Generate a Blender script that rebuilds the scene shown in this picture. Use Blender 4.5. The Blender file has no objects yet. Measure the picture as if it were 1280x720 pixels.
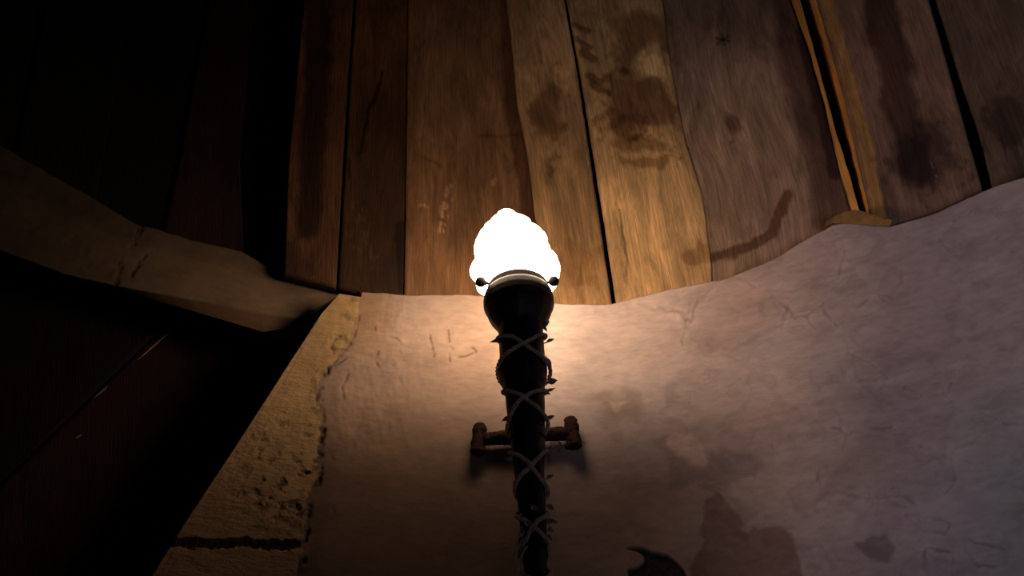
import bpy, math, random
import numpy as np
from mathutils import Vector

random.seed(7)
RNG = np.random.RandomState(11)
SC = bpy.context.scene
COL = SC.collection

# ------------------------------------------------------------------ place
# A round turret room of about 2 m radius.  Plaster drum below, wide leaning
# boards above.  Units are metres, floor at z = 0, eye at z = 1.6.
EYE = 1.6
F = 950.0
TH = math.radians(40)
CT, ST = math.cos(TH), math.sin(TH)
YC, R = -0.1455, 1.992          # drum axis (x = 0, y = YC) and radius
SHX, SHY = -0.058, -0.18        # the boards lean into the room by this slope


def ray(px, py):
    u = np.asarray(px, float) - 640
    v = 360 - np.asarray(py, float)
    return u, F * CT - v * ST, F * ST + v * CT


def proj(P):
    x, y, z = P[..., 0], P[..., 1], P[..., 2] - EYE
    d = y * CT + z * ST
    return 640 + F * x / d, 360 - F * (-y * ST + z * CT) / d


def on_drum(px, py, rad=R):
    x, y, z = ray(px, py)
    a = x * x + y * y
    b = -y * YC
    c = YC * YC - rad * rad
    s = (-b + np.sqrt(b * b - a * c)) / a
    return np.stack([x * s, y * s, z * s + EYE], -1)


def az_of(P):
    return np.arctan2(P[..., 0], P[..., 1] - YC)


# top edge of the plaster (surveyed points)
EDGE = [(430, 366), (450, 361), (470, 364), (505, 367), (540, 367), (575, 366), (610, 368), (650, 373), (691, 377), (730, 378),
        (755, 379), (769, 377), (791, 371), (813, 365), (840, 359), (870, 353), (900, 348), (930, 337), (958, 326), (980, 314),
        (997, 303), (1018, 291), (1040, 279), (1060, 277), (1085, 280), (1110, 281), (1140, 273), (1168, 265), (1190, 255),
        (1211, 245), (1240, 232), (1280, 219), (1330, 196), (1400, 166)]
_e = on_drum([p[0] for p in EDGE], [p[1] for p in EDGE])
E_AZ, E_Z = az_of(_e), _e[:, 2]
E_FIT = np.polyfit(E_AZ, E_Z, 2)


def edge_z(az):
    return np.interp(az, E_AZ, E_Z)


def lean_z(az):
    a = np.clip(az, -0.6, 0.85)
    return np.polyval(E_FIT, a)


def on_boards(px, py, dr=0.012):
    """point on the leaning board skin, dr metres outside the plaster radius"""
    x, y, z = ray(px, py)
    L = np.sqrt(x * x + y * y + z * z)
    x, y, z = x / L, y / L, z / L
    dr = np.broadcast_to(np.asarray(dr, float), x.shape)
    lo, hi = np.full(x.shape, 0.3), np.full(x.shape, 9.0)
    for _ in range(46):
        s = (lo + hi) / 2
        X, Y, Z = x * s, y * s, z * s + EYE
        h = np.maximum(0, Z - lean_z(np.arctan2(X, Y - YC)))
        q = np.hypot(X - h * SHX, Y - h * SHY - YC) - R - dr
        out = q > 0
        hi = np.where(out, s, hi)
        lo = np.where(out, lo, s)
    return np.stack([x * lo, y * lo, z * lo + EYE], -1)


# ------------------------------------------------------------------ noise
def vnoise(x, y, seed=0):
    tab = np.random.RandomState(seed).rand(256, 256)
    xi, yi = np.floor(x).astype(int), np.floor(y).astype(int)
    fx, fy = x - xi, y - yi
    fx, fy = fx * fx * (3 - 2 * fx), fy * fy * (3 - 2 * fy)
    a = tab[xi % 256, yi % 256]; b = tab[(xi + 1) % 256, yi % 256]
    c = tab[xi % 256, (yi + 1) % 256]; d = tab[(xi + 1) % 256, (yi + 1) % 256]
    return (a * (1 - fx) + b * fx) * (1 - fy) + (c * (1 - fx) + d * fx) * fy


def fbm(x, y, seed=0, oct=4):
    s, a, t = 0, 1.0, 0
    x = np.asarray(x, float); y = np.asarray(y, float)
    for o in range(oct):
        an = 0.55 + 1.3 * o            # turn every octave so no lattice shows
        c_, s_ = math.cos(an) * 2 ** o, math.sin(an) * 2 ** o
        s = s + a * vnoise(x * c_ - y * s_ + 17.3 * o, x * s_ + y * c_ + 5.1 * o, seed + o)
        t += a
        a *= 0.5
    return s / t - 0.5


def sstep(a, b, x):
    t = np.clip((x - a) / (b - a), 0, 1)
    return t * t * (3 - 2 * t)


def d_line(x, y, pts):
    d = np.full(x.shape, 1e9)
    for (ax, ay), (bx, by) in zip(pts[:-1], pts[1:]):
        vx, vy = bx - ax, by - ay
        t = np.clip(((x - ax) * vx + (y - ay) * vy) / (vx * vx + vy * vy + 1e-9), 0, 1)
        d = np.minimum(d, np.hypot(x - ax - t * vx, y - ay - t * vy))
    return d


def sd_poly(x, y, pts):
    d = d_line(x, y, list(pts) + [pts[0]])
    ins = np.zeros(x.shape, bool)
    n = len(pts)
    for i in range(n):
        x1, y1 = pts[i]; x2, y2 = pts[(i + 1) % n]
        if y1 == y2:
            continue
        c = ((y1 > y) != (y2 > y)) & (x < (x2 - x1) * (y - y1) / (y2 - y1) + x1)
        ins ^= c
    return np.where(ins, -d, d)


# ------------------------------------------------------------------ mesh helpers
def link(name, me, mat, parent=None, smooth=True):
    o = bpy.data.objects.new(name, me)
    COL.objects.link(o)
    if mat:
        me.materials.append(mat)
    if smooth and len(me.polygons):
        me.polygons.foreach_set('use_smooth', [True] * len(me.polygons))
    if parent is not None:
        o.parent = parent
    return o


def local(me, parent):
    """vertices were written in world space: bring them under the parent's base"""
    me.transform(parent.matrix_basis.inverted())


def grid_mesh(name, P, col=None, uv=None, keep=None, flip=False, thick=None):
    """P: (n, m, 3) grid.  thick: array of offsets that closes it into a slab."""
    n, m = P.shape[:2]
    idx = np.arange(n * m).reshape(n, m)
    q = np.stack([idx[:-1, :-1], idx[1:, :-1], idx[1:, 1:], idx[:-1, 1:]], -1)
    if keep is not None:
        q = q[keep[:-1, :-1] & keep[1:, :-1] & keep[1:, 1:] & keep[:-1, 1:]]
    q = q.reshape(-1, 4)
    V = P.reshape(-1, 3)
    if flip:
        q = q[:, ::-1]
    if thick is not None:
        back = (P + thick).reshape(-1, 3)
        N = n * m
        V = np.concatenate([V, back])
        ring = list(idx[:, 0]) + list(idx[-1, 1:]) + list(idx[-2::-1, -1]) + list(idx[0, -2:0:-1])
        r2 = ring[1:] + ring[:1]
        side = np.array([[a, b, b + N, a + N] for a, b in zip(ring, r2)])
        q = np.concatenate([q, q[:, ::-1] + N, side[:, ::-1] if not flip else side])
        if col is not None:
            c = col.reshape(-1, 3)
            col = np.concatenate([c, c * 0.8])
        if uv is not None:
            u = uv.reshape(-1, 2)
            uv = np.concatenate([u, u + 0.03])
    me = bpy.data.meshes.new(name)
    me.vertices.add(len(V)); me.vertices.foreach_set('co', V.astype(np.float32).ravel())
    me.loops.add(q.size); me.loops.foreach_set('vertex_index', q.astype(np.int32).ravel())
    me.polygons.add(len(q))
    me.polygons.foreach_set('loop_start', (np.arange(len(q)) * 4).astype(np.int32))
    me.polygons.foreach_set('loop_total', np.full(len(q), 4, np.int32))
    me.update(calc_edges=True)
    if col is not None:
        c = col.reshape(-1, 3)
        a = me.attributes.new('tint', 'FLOAT_COLOR', 'POINT')
        a.data.foreach_set('color', np.concatenate([np.clip(c, 0, 1), np.ones((len(c), 1))], 1).astype(np.float32).ravel())
    if uv is not None:
        u = uv.reshape(-1, 2)[q.ravel()]
        l = me.uv_layers.new(name='grain')
        l.data.foreach_set('uv', u.astype(np.float32).ravel())
    me.validate()
    return me


def raw_mesh(name, V, Fc):
    me = bpy.data.meshes.new(name)
    me.from_pydata([tuple(v) for v in V], [], Fc)
    me.update()
    return me


# ------------------------------------------------------------------ materials
def mat_new(name):
    m = bpy.data.materials.new(name)
    m.use_nodes = True
    nt = m.node_tree
    return m, nt, nt.nodes['Principled BSDF']


def N(nt, t, **kw):
    n = nt.nodes.new(t)
    for k, v in kw.items():
        if k.startswith('i_'):
            n.inputs[k[2:].replace('_', ' ')].default_value = v
        else:
            setattr(n, k, v)
    return n


def plaster_mat(name, bump=0.25, rough=0.9):
    m, nt, b = mat_new(name)
    at = N(nt, 'ShaderNodeAttribute', attribute_name='tint')
    tc = N(nt, 'ShaderNodeTexCoord')
    n1 = N(nt, 'ShaderNodeTexNoise', i_Scale=26.0, i_Detail=8.0, i_Roughness=0.6)
    n2 = N(nt, 'ShaderNodeTexNoise', i_Scale=210.0, i_Detail=4.0)
    mp = N(nt, 'ShaderNodeMapping'); mp.inputs['Scale'].default_value = (1, 1, 2.6)
    nt.links.new(tc.outputs['Object'], mp.inputs[0])
    nt.links.new(mp.outputs[0], n1.inputs['Vector'])
    nt.links.new(tc.outputs['Object'], n2.inputs['Vector'])
    rp = N(nt, 'ShaderNodeMapRange'); rp.inputs['From Min'].default_value = 0.3; rp.inputs['From Max'].default_value = 0.7
    rp.inputs['To Min'].default_value = 0.86; rp.inputs['To Max'].default_value = 1.1
    nt.links.new(n1.outputs['Fac'], rp.inputs['Value'])
    mx = N(nt, 'ShaderNodeVectorMath', operation='SCALE')
    nt.links.new(at.outputs['Color'], mx.inputs[0]); nt.links.new(rp.outputs[0], mx.inputs['Scale'])
    nt.links.new(mx.outputs[0], b.inputs['Base Color'])
    ad = N(nt, 'ShaderNodeMath', operation='MULTIPLY_ADD'); ad.inputs[1].default_value = 0.25
    nt.links.new(n2.outputs['Fac'], ad.inputs[0]); nt.links.new(n1.outputs['Fac'], ad.inputs[2])
    bp = N(nt, 'ShaderNodeBump', i_Strength=bump, i_Distance=0.01)
    nt.links.new(ad.outputs[0], bp.inputs['Height']); nt.links.new(bp.outputs[0], b.inputs['Normal'])
    b.inputs['Roughness'].default_value = rough
    b.inputs['Specular IOR Level'].default_value = 0.2
    return m


def wood_mat(name, contrast=1.0, bump=0.5):
    m, nt, b = mat_new(name)
    at = N(nt, 'ShaderNodeAttribute', attribute_name='tint')
    uv = N(nt, 'ShaderNodeUVMap', uv_map='grain')
    mp = N(nt, 'ShaderNodeMapping'); mp.inputs['Scale'].default_value = (170, 7, 1)
    nt.links.new(uv.outputs[0], mp.inputs[0])
    n1 = N(nt, 'ShaderNodeTexNoise', i_Scale=1.0, i_Detail=6.0, i_Roughness=0.65, i_Distortion=0.4)
    nt.links.new(mp.outputs[0], n1.inputs['Vector'])
    mp2 = N(nt, 'ShaderNodeMapping'); mp2.inputs['Scale'].default_value = (14, 3, 1)
    nt.links.new(uv.outputs[0], mp2.inputs[0])
    n2 = N(nt, 'ShaderNodeTexNoise', i_Scale=1.0, i_Detail=9.0, i_Roughness=0.7, i_Distortion=0.8)
    nt.links.new(mp2.outputs[0], n2.inputs['Vector'])
    r1 = N(nt, 'ShaderNodeMapRange'); r2 = N(nt, 'ShaderNodeMapRange')
    for r, lo, hi in ((r1, 0.72, 1.2), (r2, 0.6, 1.38)):
        r.inputs['From Min'].default_value = 0.3; r.inputs['From Max'].default_value = 0.7
        r.inputs['To Min'].default_value = 1 - (1 - lo) * contrast; r.inputs['To Max'].default_value = 1 + (hi - 1) * contrast
    nt.links.new(n1.outputs['Fac'], r1.inputs['Value']); nt.links.new(n2.outputs['Fac'], r2.inputs['Value'])
    mu = N(nt, 'ShaderNodeMath', operation='MULTIPLY')
    nt.links.new(r1.outputs[0], mu.inputs[0]); nt.links.new(r2.outputs[0], mu.inputs[1])
    mx = N(nt, 'ShaderNodeVectorMath', operation='SCALE')
    nt.links.new(at.outputs['Color'], mx.inputs[0]); nt.links.new(mu.outputs[0], mx.inputs['Scale'])
    nt.links.new(mx.outputs[0], b.inputs['Base Color'])
    bp = N(nt, 'ShaderNodeBump', i_Strength=bump, i_Distance=0.004)
    nt.links.new(mu.outputs[0], bp.inputs['Height']); nt.links.new(bp.outputs[0], b.inputs['Normal'])
    b.inputs['Roughness'].default_value = 0.75
    b.inputs['Specular IOR Level'].default_value = 0.25
    return m


def simple_mat(name, c, rough=0.6, metal=0.0, nscale=60, bump=0.3, var=0.3, spec=0.5):
    m, nt, b = mat_new(name)
    tc = N(nt, 'ShaderNodeTexCoord')
    n1 = N(nt, 'ShaderNodeTexNoise', i_Scale=float(nscale), i_Detail=6.0)
    nt.links.new(tc.outputs['Object'], n1.inputs['Vector'])
    cr = N(nt, 'ShaderNodeValToRGB')
    cr.color_ramp.elements[0].position = 0.3; cr.color_ramp.elements[1].position = 0.7
    cr.color_ramp.elements[0].color = (*[x * (1 - var) for x in c], 1)
    cr.color_ramp.elements[1].color = (*[x * (1 + var) for x in c], 1)
    nt.links.new(n1.outputs['Fac'], cr.inputs[0]); nt.links.new(cr.outputs[0], b.inputs['Base Color'])
    bp = N(nt, 'ShaderNodeBump', i_Strength=bump, i_Distance=0.003)
    nt.links.new(n1.outputs['Fac'], bp.inputs['Height']); nt.links.new(bp.outputs[0], b.inputs['Normal'])
    b.inputs['Roughness'].default_value = rough; b.inputs['Metallic'].default_value = metal
    b.inputs['Specular IOR Level'].default_value = spec
    return m


M_PLASTER = plaster_mat('aged_plaster', 0.13)
M_ROUGH = plaster_mat('rough_limewash', 0.45)
M_WOOD = wood_mat('weathered_oak', 1.25, 0.7)
M_STONE = simple_mat('dark_stone', (0.03, 0.022, 0.02), 0.95, 0, 260, 1.0, 0.7, 0.1)
M_IRON = simple_mat('blackened_iron', (0.012, 0.009, 0.008), 0.55, 0.3, 90, 0.25, 0.4, 0.3)
M_BRONZE = simple_mat('aged_bronze', (0.02, 0.0135, 0.009), 0.8, 0.0, 120, 0.15, 0.2, 0.15)
M_BARK = simple_mat('rough_bark', (0.035, 0.015, 0.010), 0.9, 0, 90, 1.0, 0.5, 0.1)
M_VINE = simple_mat('dry_vine', (0.33, 0.25, 0.20), 0.8, 0, 200, 0.6, 0.4, 0.2)
M_LEAF = simple_mat('dry_leaf', (0.2, 0.16, 0.13), 0.7, 0, 150, 0.4, 0.4, 0.3)

mg, nt, b = mat_new('glowing_frosted_glass')
b.inputs['Base Color'].default_value = (0.9, 0.85, 0.75, 1)
b.inputs['Roughness'].default_value = 0.4
b.inputs['Emission Color'].default_value = (1.0, 0.74, 0.52, 1)
b.inputs['Emission Strength'].default_value = 15.0
tcg = N(nt, 'ShaderNodeTexCoord'); ng = N(nt, 'ShaderNodeTexNoise', i_Scale=12.0)
nt.links.new(tcg.outputs['Object'], ng.inputs['Vector'])
rg = N(nt, 'ShaderNodeMapRange'); rg.inputs['To Min'].default_value = 11; rg.inputs['To Max'].default_value = 17
nt.links.new(ng.outputs['Fac'], rg.inputs['Value']); nt.links.new(rg.outputs[0], b.inputs['Emission Strength'])
M_GLASS = mg

# ------------------------------------------------------------------ plaster drum
PL = np.array([0.50, 0.385, 0.325])
CRACK = [(456, 366), (447, 400), (440, 430), (418, 452), (400, 480), (398, 500), (403, 530), (400, 560), (402, 590), (390, 620),
         (384, 660), (378, 700), (372, 740)]
HOLE = [(785, 686.5), (802.6, 686), (814, 691), (833, 694.7), (844.7, 703), (853, 712), (858, 722), (860, 738), (846, 752), (820, 757),
        (800, 750), (790, 738), (786, 722), (785, 713), (798, 710), (806, 703), (805, 694.7), (798, 689.5)]


def drum_grid(azs, zs, rad=R):
    A, Z = np.meshgrid(azs, zs, indexing='ij')
    return A, Z, np.stack([rad * np.sin(A), YC + rad * np.cos(A), Z], -1)


def push(P, A, d):
    """move along the outward radius"""
    P = P.copy()
    P[..., 0] += d * np.sin(A); P[..., 1] += d * np.cos(A)
    return P


def crack_az(z):
    c = on_drum([p[0] for p in CRACK], [p[1] for p in CRACK])
    return np.interp(z, c[::-1, 2], az_of(c)[::-1])


def left_az(z):
    c = on_drum([424, 402, 345, 290, 235, 190, 165], [367, 392, 480, 565, 648, 720, 760])
    return np.interp(z, c[::-1, 2], az_of(c)[::-1])


def wall_cols(P, A):
    px, py = proj(P)
    S = A * R; Z = P[..., 2]
    wx = px + 19 * fbm(px / 38, py / 30, 3) + 7 * fbm(px / 9, py / 9, 5)
    wy = py + 19 * fbm(px / 38, py / 30, 13) + 7 * fbm(px / 9, py / 9, 15)
    big = fbm(S * 2.2, Z * 3.5, 21, 5)
    mid = fbm(S * 9, Z * 16, 31, 4)
    fine = fbm(S * 34, Z * 50, 35, 4)
    k = 1 + 0.42 * big + 0.34 * mid + 0.16 * fine
    C = PL * k[..., None]
    hue = fbm(S * 3, Z * 3, 41, 3)
    C = C * (1 + hue[..., None] * np.array([0.10, -0.05, -0.25]))
    H = 0.006 * fbm(S * 3, Z * 4, 51, 3) + 0.0015 * mid

    def mul(mask, c):
        nonlocal C
        C = C * (1 + mask[..., None] * (np.array(c) - 1))

    bl = fbm(px / 46 + .6 * fbm(px / 30, py / 30, 87), py / 34, 85, 3)
    mul(sstep(.03, .06, bl) * sstep(700, 860, px), (.90, .88, .90))
    mul(sstep(.12, .14, bl) * sstep(700, 860, px), (1.09, 1.08, 1.08))
    mul(np.exp(-((bl + .07) / .006) ** 2) * sstep(760, 900, px), (.86, .85, .86))
    # repaired and stained areas
    def blob(pts, c, soft=4, rim=None, edge=0.0):
        nonlocal H
        d = sd_poly(wx, wy, pts)
        mul(sstep(soft, -soft, d) * (.86 + .14 * sstep(-.2, .15, fbm(px / 22, py / 22, 83, 3))), c)
        if rim:
            mul(np.exp(-(d / 2.2) ** 2), rim)
            H = H + 0.0012 * sstep(2, -2, d)
    blob([(832, 545), (848, 538), (865, 545), (874, 562), (882, 574), (872, 590), (858, 586), (845, 570), (834, 558)], (1.25, 1.22, 1.2), 3, (0.93, .9, .88))
    blob([(815, 548), (832, 540), (850, 575), (880, 586), (882, 566), (905, 565), (935, 572), (955, 583), (948, 600), (915, 606), (890, 616),
          (868, 606), (845, 607), (838, 580)], (0.74, 0.72, 0.74), 4)
    blob([(880, 628), (898, 618), (910, 632), (930, 660), (955, 664), (985, 663), (995, 690), (1006, 730), (1000, 800), (870, 800), (868, 715),
          (880, 680)], (0.62, 0.50, 0.46), 3, (.9, .88, .86))
    blob([(1066, 684), (1090, 668), (1112, 664), (1120, 680), (1114, 700), (1090, 700)], (0.62, .56, .58), 3)
    blob([(738, 500), (760, 488), (790, 490), (806, 505), (798, 525), (770, 528), (752, 512)], (.8, .76, .70), 6)
    blob([(756, 503), (783, 504), (770, 516)], (1.4, 1.4, 1.4), 2)
    blob([(745, 520), (775, 525), (778, 560), (760, 555)], (.87, .85, .8), 6)
    for pts, wd in (([(1022, 590), (1030, 612), (1065, 626), (1100, 622), (1130, 620), (1145, 632)], .8),
                    ([(1040, 532), (1058, 540), (1085, 534), (1115, 538)], .75), ([(1058, 540), (1052, 562)], .75),
                    ([(1152, 690), (1160, 688), (1190, 691), (1191, 718), (1165, 730), (1152, 712), (1152, 690)], .7),
                    ([(1204, 676), (1235, 678), (1258, 695), (1250, 712), (1222, 708), (1206, 690), (1204, 676)], .68),
                    ([(1136, 648), (1160, 642), (1185, 655), (1182, 668), (1150, 664), (1136, 648)], .82),
                    ([(1135, 485), (1160, 497), (1185, 496), (1190, 482)], .86), ([(1225, 520), (1260, 530), (1290, 528)], .84),
                    ([(1150, 560), (1185, 562), (1230, 548)], .86), ([(1060, 440), (1085, 455), (1110, 475), (1070, 478)], .86),
                    ([(1163, 585), (1185, 575), (1192, 600), (1180, 620)], .88),
                    ([(970, 380), (982, 388), (995, 396), (1010, 398), (1024, 390), (1030, 378)], .80), ([(1010, 398), (1018, 412)], .85),
                    ([(1028, 385), (1040, 402), (1044, 412)], .82), ([(985, 384), (980, 408)], .82),
                    ([(1070, 390), (1085, 372), (1100, 370), (1120, 378)], .85), ([(1126, 340), (1124, 355), (1120, 362)], .87),
                    ([(855, 430), (862, 400), (872, 378), (890, 362)], .83), ([(862, 400), (850, 392)], .83), ([(800, 384), (830, 390), (850, 392)], .86),
                    ([(1178, 300), (1195, 318), (1240, 330)], .9), ([(1040, 290), (1055, 310), (1046, 340), (1030, 355)], .9),
                    ([(925, 350), (945, 362)], .85), ([(1155, 265), (1180, 280), (1230, 290)], .9)):
        d = d_line(wx, wy, pts)
        m = np.exp(-(d / (1.2 + 1.2 * sstep(-.2, .2, fbm(px / 25, py / 25, 77, 2)))) ** 2) * (.25 + .75 * sstep(-.16, .12, fbm(px / 16, py / 16, 79, 3)))
        mul(m, (wd - .08, wd - .08, wd - .07))
        mul(np.exp(-((d - 4) / 3) ** 2), (1.05, 1.05, 1.05))
        H = H + 0.0009 * m
    # ridges and pocks on the left part, brightly raked by the flame
    for pts, dep in (([(488, 421), (496, 424), (503, 431)], .006), ([(470, 453), (474, 460)], .007), ([(471, 448), (473, 440)], .004),
                     ([(561, 414), (562, 428)], .003), ([(562, 434), (566, 438)], .006), ([(562, 442), (563, 452)], .003),
                     ([(538, 420), (543, 446)], .003), ([(573, 447), (585, 445), (596, 441), (590, 436)], .003),
                     ([(465, 402), (470, 414)], .003), ([(450, 395), (444, 420), (438, 430)], .005), ([(500, 440), (504, 450)], .003),
                     ([(435, 470), (428, 485), (430, 500)], .005), ([(424, 455), (434, 448)], .004), ([(415, 634), (420, 648)], .006),
                     ([(412, 560), (416, 575)], .003), ([(488, 366), (487, 372)], .002)):
        d = d_line(px + 3 * fbm(px / 6, py / 6, 71), py + 3 * fbm(px / 6, py / 6, 72), pts)
        m = np.exp(-(d / 1.3) ** 2) * (.3 + .7 * sstep(-.15, .12, fbm(px / 7, py / 7, 73, 3)))
        mul(m, (.45, .4, .38))
        H = H + dep * .45 * m
    rough = sstep(150, 20, np.abs(px - 455)) * sstep(340, 400, py) * sstep(640, 470, py)
    H = H + 0.006 * rough * np.abs(fbm(px / 11, py / 17, 81, 3))
    H = H - 0.007 * rough * np.maximum(0, fbm(px / 20, py / 28, 91, 2))
    # vertical thumbed strokes left of the torch
    st = sstep(35, 10, np.abs(px - 555)) * sstep(395, 420, py) * sstep(470, 445, py)
    H = H + 0.0013 * st * fbm(px / 3, py / 18, 95, 2)
    # horizontal float marks right of the torch
    H = H + 0.0010 * fbm(S * 12, Z * 60, 97, 3) * sstep(640, 720, px)
    # shade below the torch bowl painted in, with brown dirt towards the foot
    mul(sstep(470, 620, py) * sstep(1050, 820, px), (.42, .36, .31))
    mul(sstep(690, 600, px), (.70, .66, .62))  # broad tone steps across the wall, imitating the lamp's falloff in colour
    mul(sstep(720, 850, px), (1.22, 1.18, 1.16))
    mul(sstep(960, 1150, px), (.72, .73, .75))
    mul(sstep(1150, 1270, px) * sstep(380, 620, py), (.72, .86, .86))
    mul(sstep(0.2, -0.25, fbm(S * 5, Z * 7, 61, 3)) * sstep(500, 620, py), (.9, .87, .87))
    mul(sstep(900, 1200, px), (.88, .93, 1.08))  # blue cast of the cool fill painted onto the far right
    # edge lip under the boards
    ez = edge_z(A)
    mul(sstep(0.02, 0.0, ez - Z) * 0.6, (1.15, 1.12, 1.08))
    # corner crack
    dc = d_line(px + 6 * fbm(px / 8, py / 8, 101), py, CRACK)
    m = np.exp(-(dc / 3.4) ** 2) * (0.35 + 0.9 * sstep(-.1, .2, fbm(py / 9, px * 0, 103, 2))) * sstep(415, 450, py)
    mul(np.clip(m, 0, 1), (.35, .3, .27))
    H = H + 0.004 * m
    near = sstep(1, 26, px - np.interp(py, [p[1] for p in CRACK], [p[0] for p in CRACK]))
    H = H * near + 0.004 * (1 - near)
    tone = np.array([1, .86, .66])
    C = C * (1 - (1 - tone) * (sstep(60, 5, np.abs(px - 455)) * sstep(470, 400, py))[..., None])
    H = H + 0.010 * np.clip(m, 0, 1) * sstep(-.1, .25, fbm(px / 7, py / 7, 107, 3))
    # broken patch
    hd = sd_poly(px, py, HOLE)
    H = H + 0.016 * sstep(0.8, -0.8, hd)
    mul(sstep(1.5, -0.5, hd), (.25, .2, .18))
    mul(np.exp(-((hd - 2.5) / 2) ** 2) * 0.5, (1.25, 1.15, 1.1))
    return C, H


a0, a1 = -0.55, 0.86
azs = np.concatenate([np.linspace(a0, a1, 940), np.linspace(a1, 2.1, 60)[1:]])
T = np.concatenate([np.linspace(0, 0.62, 26), np.linspace(0.62, 1, 330)[1:]])
A = np.repeat(azs[:, None], len(T), 1)
ez = edge_z(azs) + 0.006 * fbm(azs * 60, azs * 0, 7, 3)
Z = ez[:, None] * T[None, :]
keepers = A >= crack_az(Z) - 0.004
# slide the columns left of the corner onto the corner line so the edge is crisp
A = np.maximum(A, crack_az(Z) - 0.004 + 0 * A)
P = np.stack([R * np.sin(A), YC + R * np.cos(A), Z], -1)
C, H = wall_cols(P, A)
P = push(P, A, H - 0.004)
# round the top lip back over the boards
lip = sstep(0.012, 0.0, (ez[:, None] - Z))
P = push(P, A, 0.012 * lip)
P = np.concatenate([P, push(P[:, -1:], A[:, -1:], 0.15)], 1)
C = np.concatenate([C, C[:, -1:]], 1)
keep = np.zeros(A.shape, bool)
keep[:-1] = keepers[1:]; keep |= keepers
keep = np.concatenate([keep, keep[:, -1:]], 1)
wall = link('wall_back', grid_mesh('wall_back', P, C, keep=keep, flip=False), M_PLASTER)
wall['kind'] = 'structure'

# exposed stone inside the broken patch
hx = np.linspace(770, 872, 44); hy = np.linspace(680, 768, 40)
HX, HY = np.meshgrid(hx, hy, indexing='ij')
Ph = on_drum(HX, HY, R + 0.006)
Ph = push(Ph, az_of(Ph), 0.004 * fbm(HX / 3, HY / 3, 5, 3))
kh = sd_poly(HX, HY, HOLE) < 2.5
link('exposed_stone', grid_mesh('exposed_stone', Ph, keep=kh), M_STONE, wall)

# ------------------------------------------------------------------ pier beside the opening
n, m = 170, 400
S01 = np.linspace(0, 1, n)
zt = edge_z(np.array([crack_az(2.5)]))[0] + 0.0
zz = np.concatenate([np.linspace(0.0, 2.1, 30), np.linspace(2.1, on_drum(424, 367)[2], m)[1:]])
L0, L1 = left_az(zz), crack_az(zz)
dz = zz[:1] * 0
lowmask = zz < on_drum(165, 760)[2]
slope = 0.9
L0 = np.where(lowmask, L0 - (on_drum(165, 760)[2] - zz) * 0.38, L0)
Aq = L0[None] + (L1 - L0)[None] * S01[:, None]
Zq = np.repeat(zz[None], n, 0)
Pq = np.stack([R * np.sin(Aq), YC + R * np.cos(Aq), Zq], -1)
px, py = proj(Pq)
Cq = np.array([0.44, 0.285, 0.14]) * (1 + 0.4 * fbm(px / 60, py / 60, 201, 4) + 0.3 * fbm(px / 5, py / 28, 205, 3))[..., None]
Hq = 0.004 * fbm(px / 40, py / 40, 211, 3) + 0.0012 * fbm((px + py * .55) / 5, py / 60, 213, 2)
ruf = (sstep(70, 20, np.hypot((px - 350) * .8, (py - 612))) + .6 * sstep(30, 5, d_line(px, py, [(300, 550), (350, 532)]))
       + .7 * sstep(28, 4, np.abs(px - np.interp(py, [366, 480, 700], [456, 400, 380]))) + .5 * sstep(8, 2, np.abs(py - 433 - .02 * px)))
Hq = Hq + 0.016 * ruf * np.maximum(0, fbm(px / 10, py / 8, 221, 4) - .02)
Cq = Cq * (1 - np.clip(ruf * 2.2 * np.maximum(0, fbm(px / 10, py / 8, 221, 4)), 0, .55))[..., None]
jd = np.abs(py - (680 + 9 * fbm(px / 26, px * 0, 231, 3)) + 7 * fbm(px / 7, py / 7, 233, 3))
jm = sstep(7 + 3 * fbm(px / 12, px * 0, 237, 2), 3.5, jd)
Hq = Hq + 0.014 * jm + 0.012 * jm * fbm(px / 4, py / 4, 235, 2)
Cq = Cq * (1 - .6 * jm * sstep(-.2, .2, fbm(px / 5, py / 4, 236, 3)))[..., None]
Cq = Cq * (1 - .5 * sstep(500, 680, py))[..., None]  # pier darkened downwards in the colour, for light lost below the lamp
Cq = Cq * (1 + sstep(560, 650, py)[..., None] * np.array([0.0, -0.06, 0.02]))
# joint along the corner
nearq = sstep(1, 20, np.interp(py, [p[1] for p in CRACK], [p[0] for p in CRACK]) - px)
Hq = Hq * nearq
dc = d_line(px + 6 * fbm(px / 8, py / 8, 101), py, CRACK)
mm = np.exp(-(dc / 3.2) ** 2) * sstep(400, 440, py)
Hq = Hq + 0.003 * mm * (.4 + sstep(-.1, .2, fbm(py / 9, px * 0, 103, 2)))
Cq = Cq * (1 - .7 * mm * sstep(-.15, .15, fbm(py / 9, px * 0, 103, 2)))[..., None]
Pq = push(Pq, Aq, Hq)
# thickness of the pier, splayed back out of the light
back0 = np.stack([(R + 0.22) * np.sin(L0 - 0.03), YC + (R + 0.22) * np.cos(L0 - 0.03), zz], -1)
front0 = Pq[0]
side = np.stack([back0 + (front0 - back0) * t for t in np.linspace(0, 1, 8)[:-1]], 0)
Pall = np.concatenate([side, Pq], 0)
Call = np.concatenate([np.repeat(Cq[:1], 7, 0) * 0.55, Cq], 0)  # side face carries its shade in the colour
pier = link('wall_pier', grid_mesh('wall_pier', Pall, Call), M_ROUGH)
pier['kind'] = 'structure'

# ------------------------------------------------------------------ lintel over the opening
TOPL = [(-420, 60), (-200, 110), (0, 182), (50, 210), (107, 242), (169, 280), (249, 302), (302, 315), (360, 347), (400, 357), (447, 366)]
BOTL = [(-420, 200), (-200, 250), (0, 313), (80, 342), (150, 358), (249, 376), (330, 391), (376, 399), (420, 371), (436, 369), (447, 367.5)]
BOT2 = [(-420, 206), (-200, 255), (0, 316), (80, 346), (150, 363), (249, 391), (329, 415), (366, 409), (419, 374), (436, 370), (447, 368)]


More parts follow.
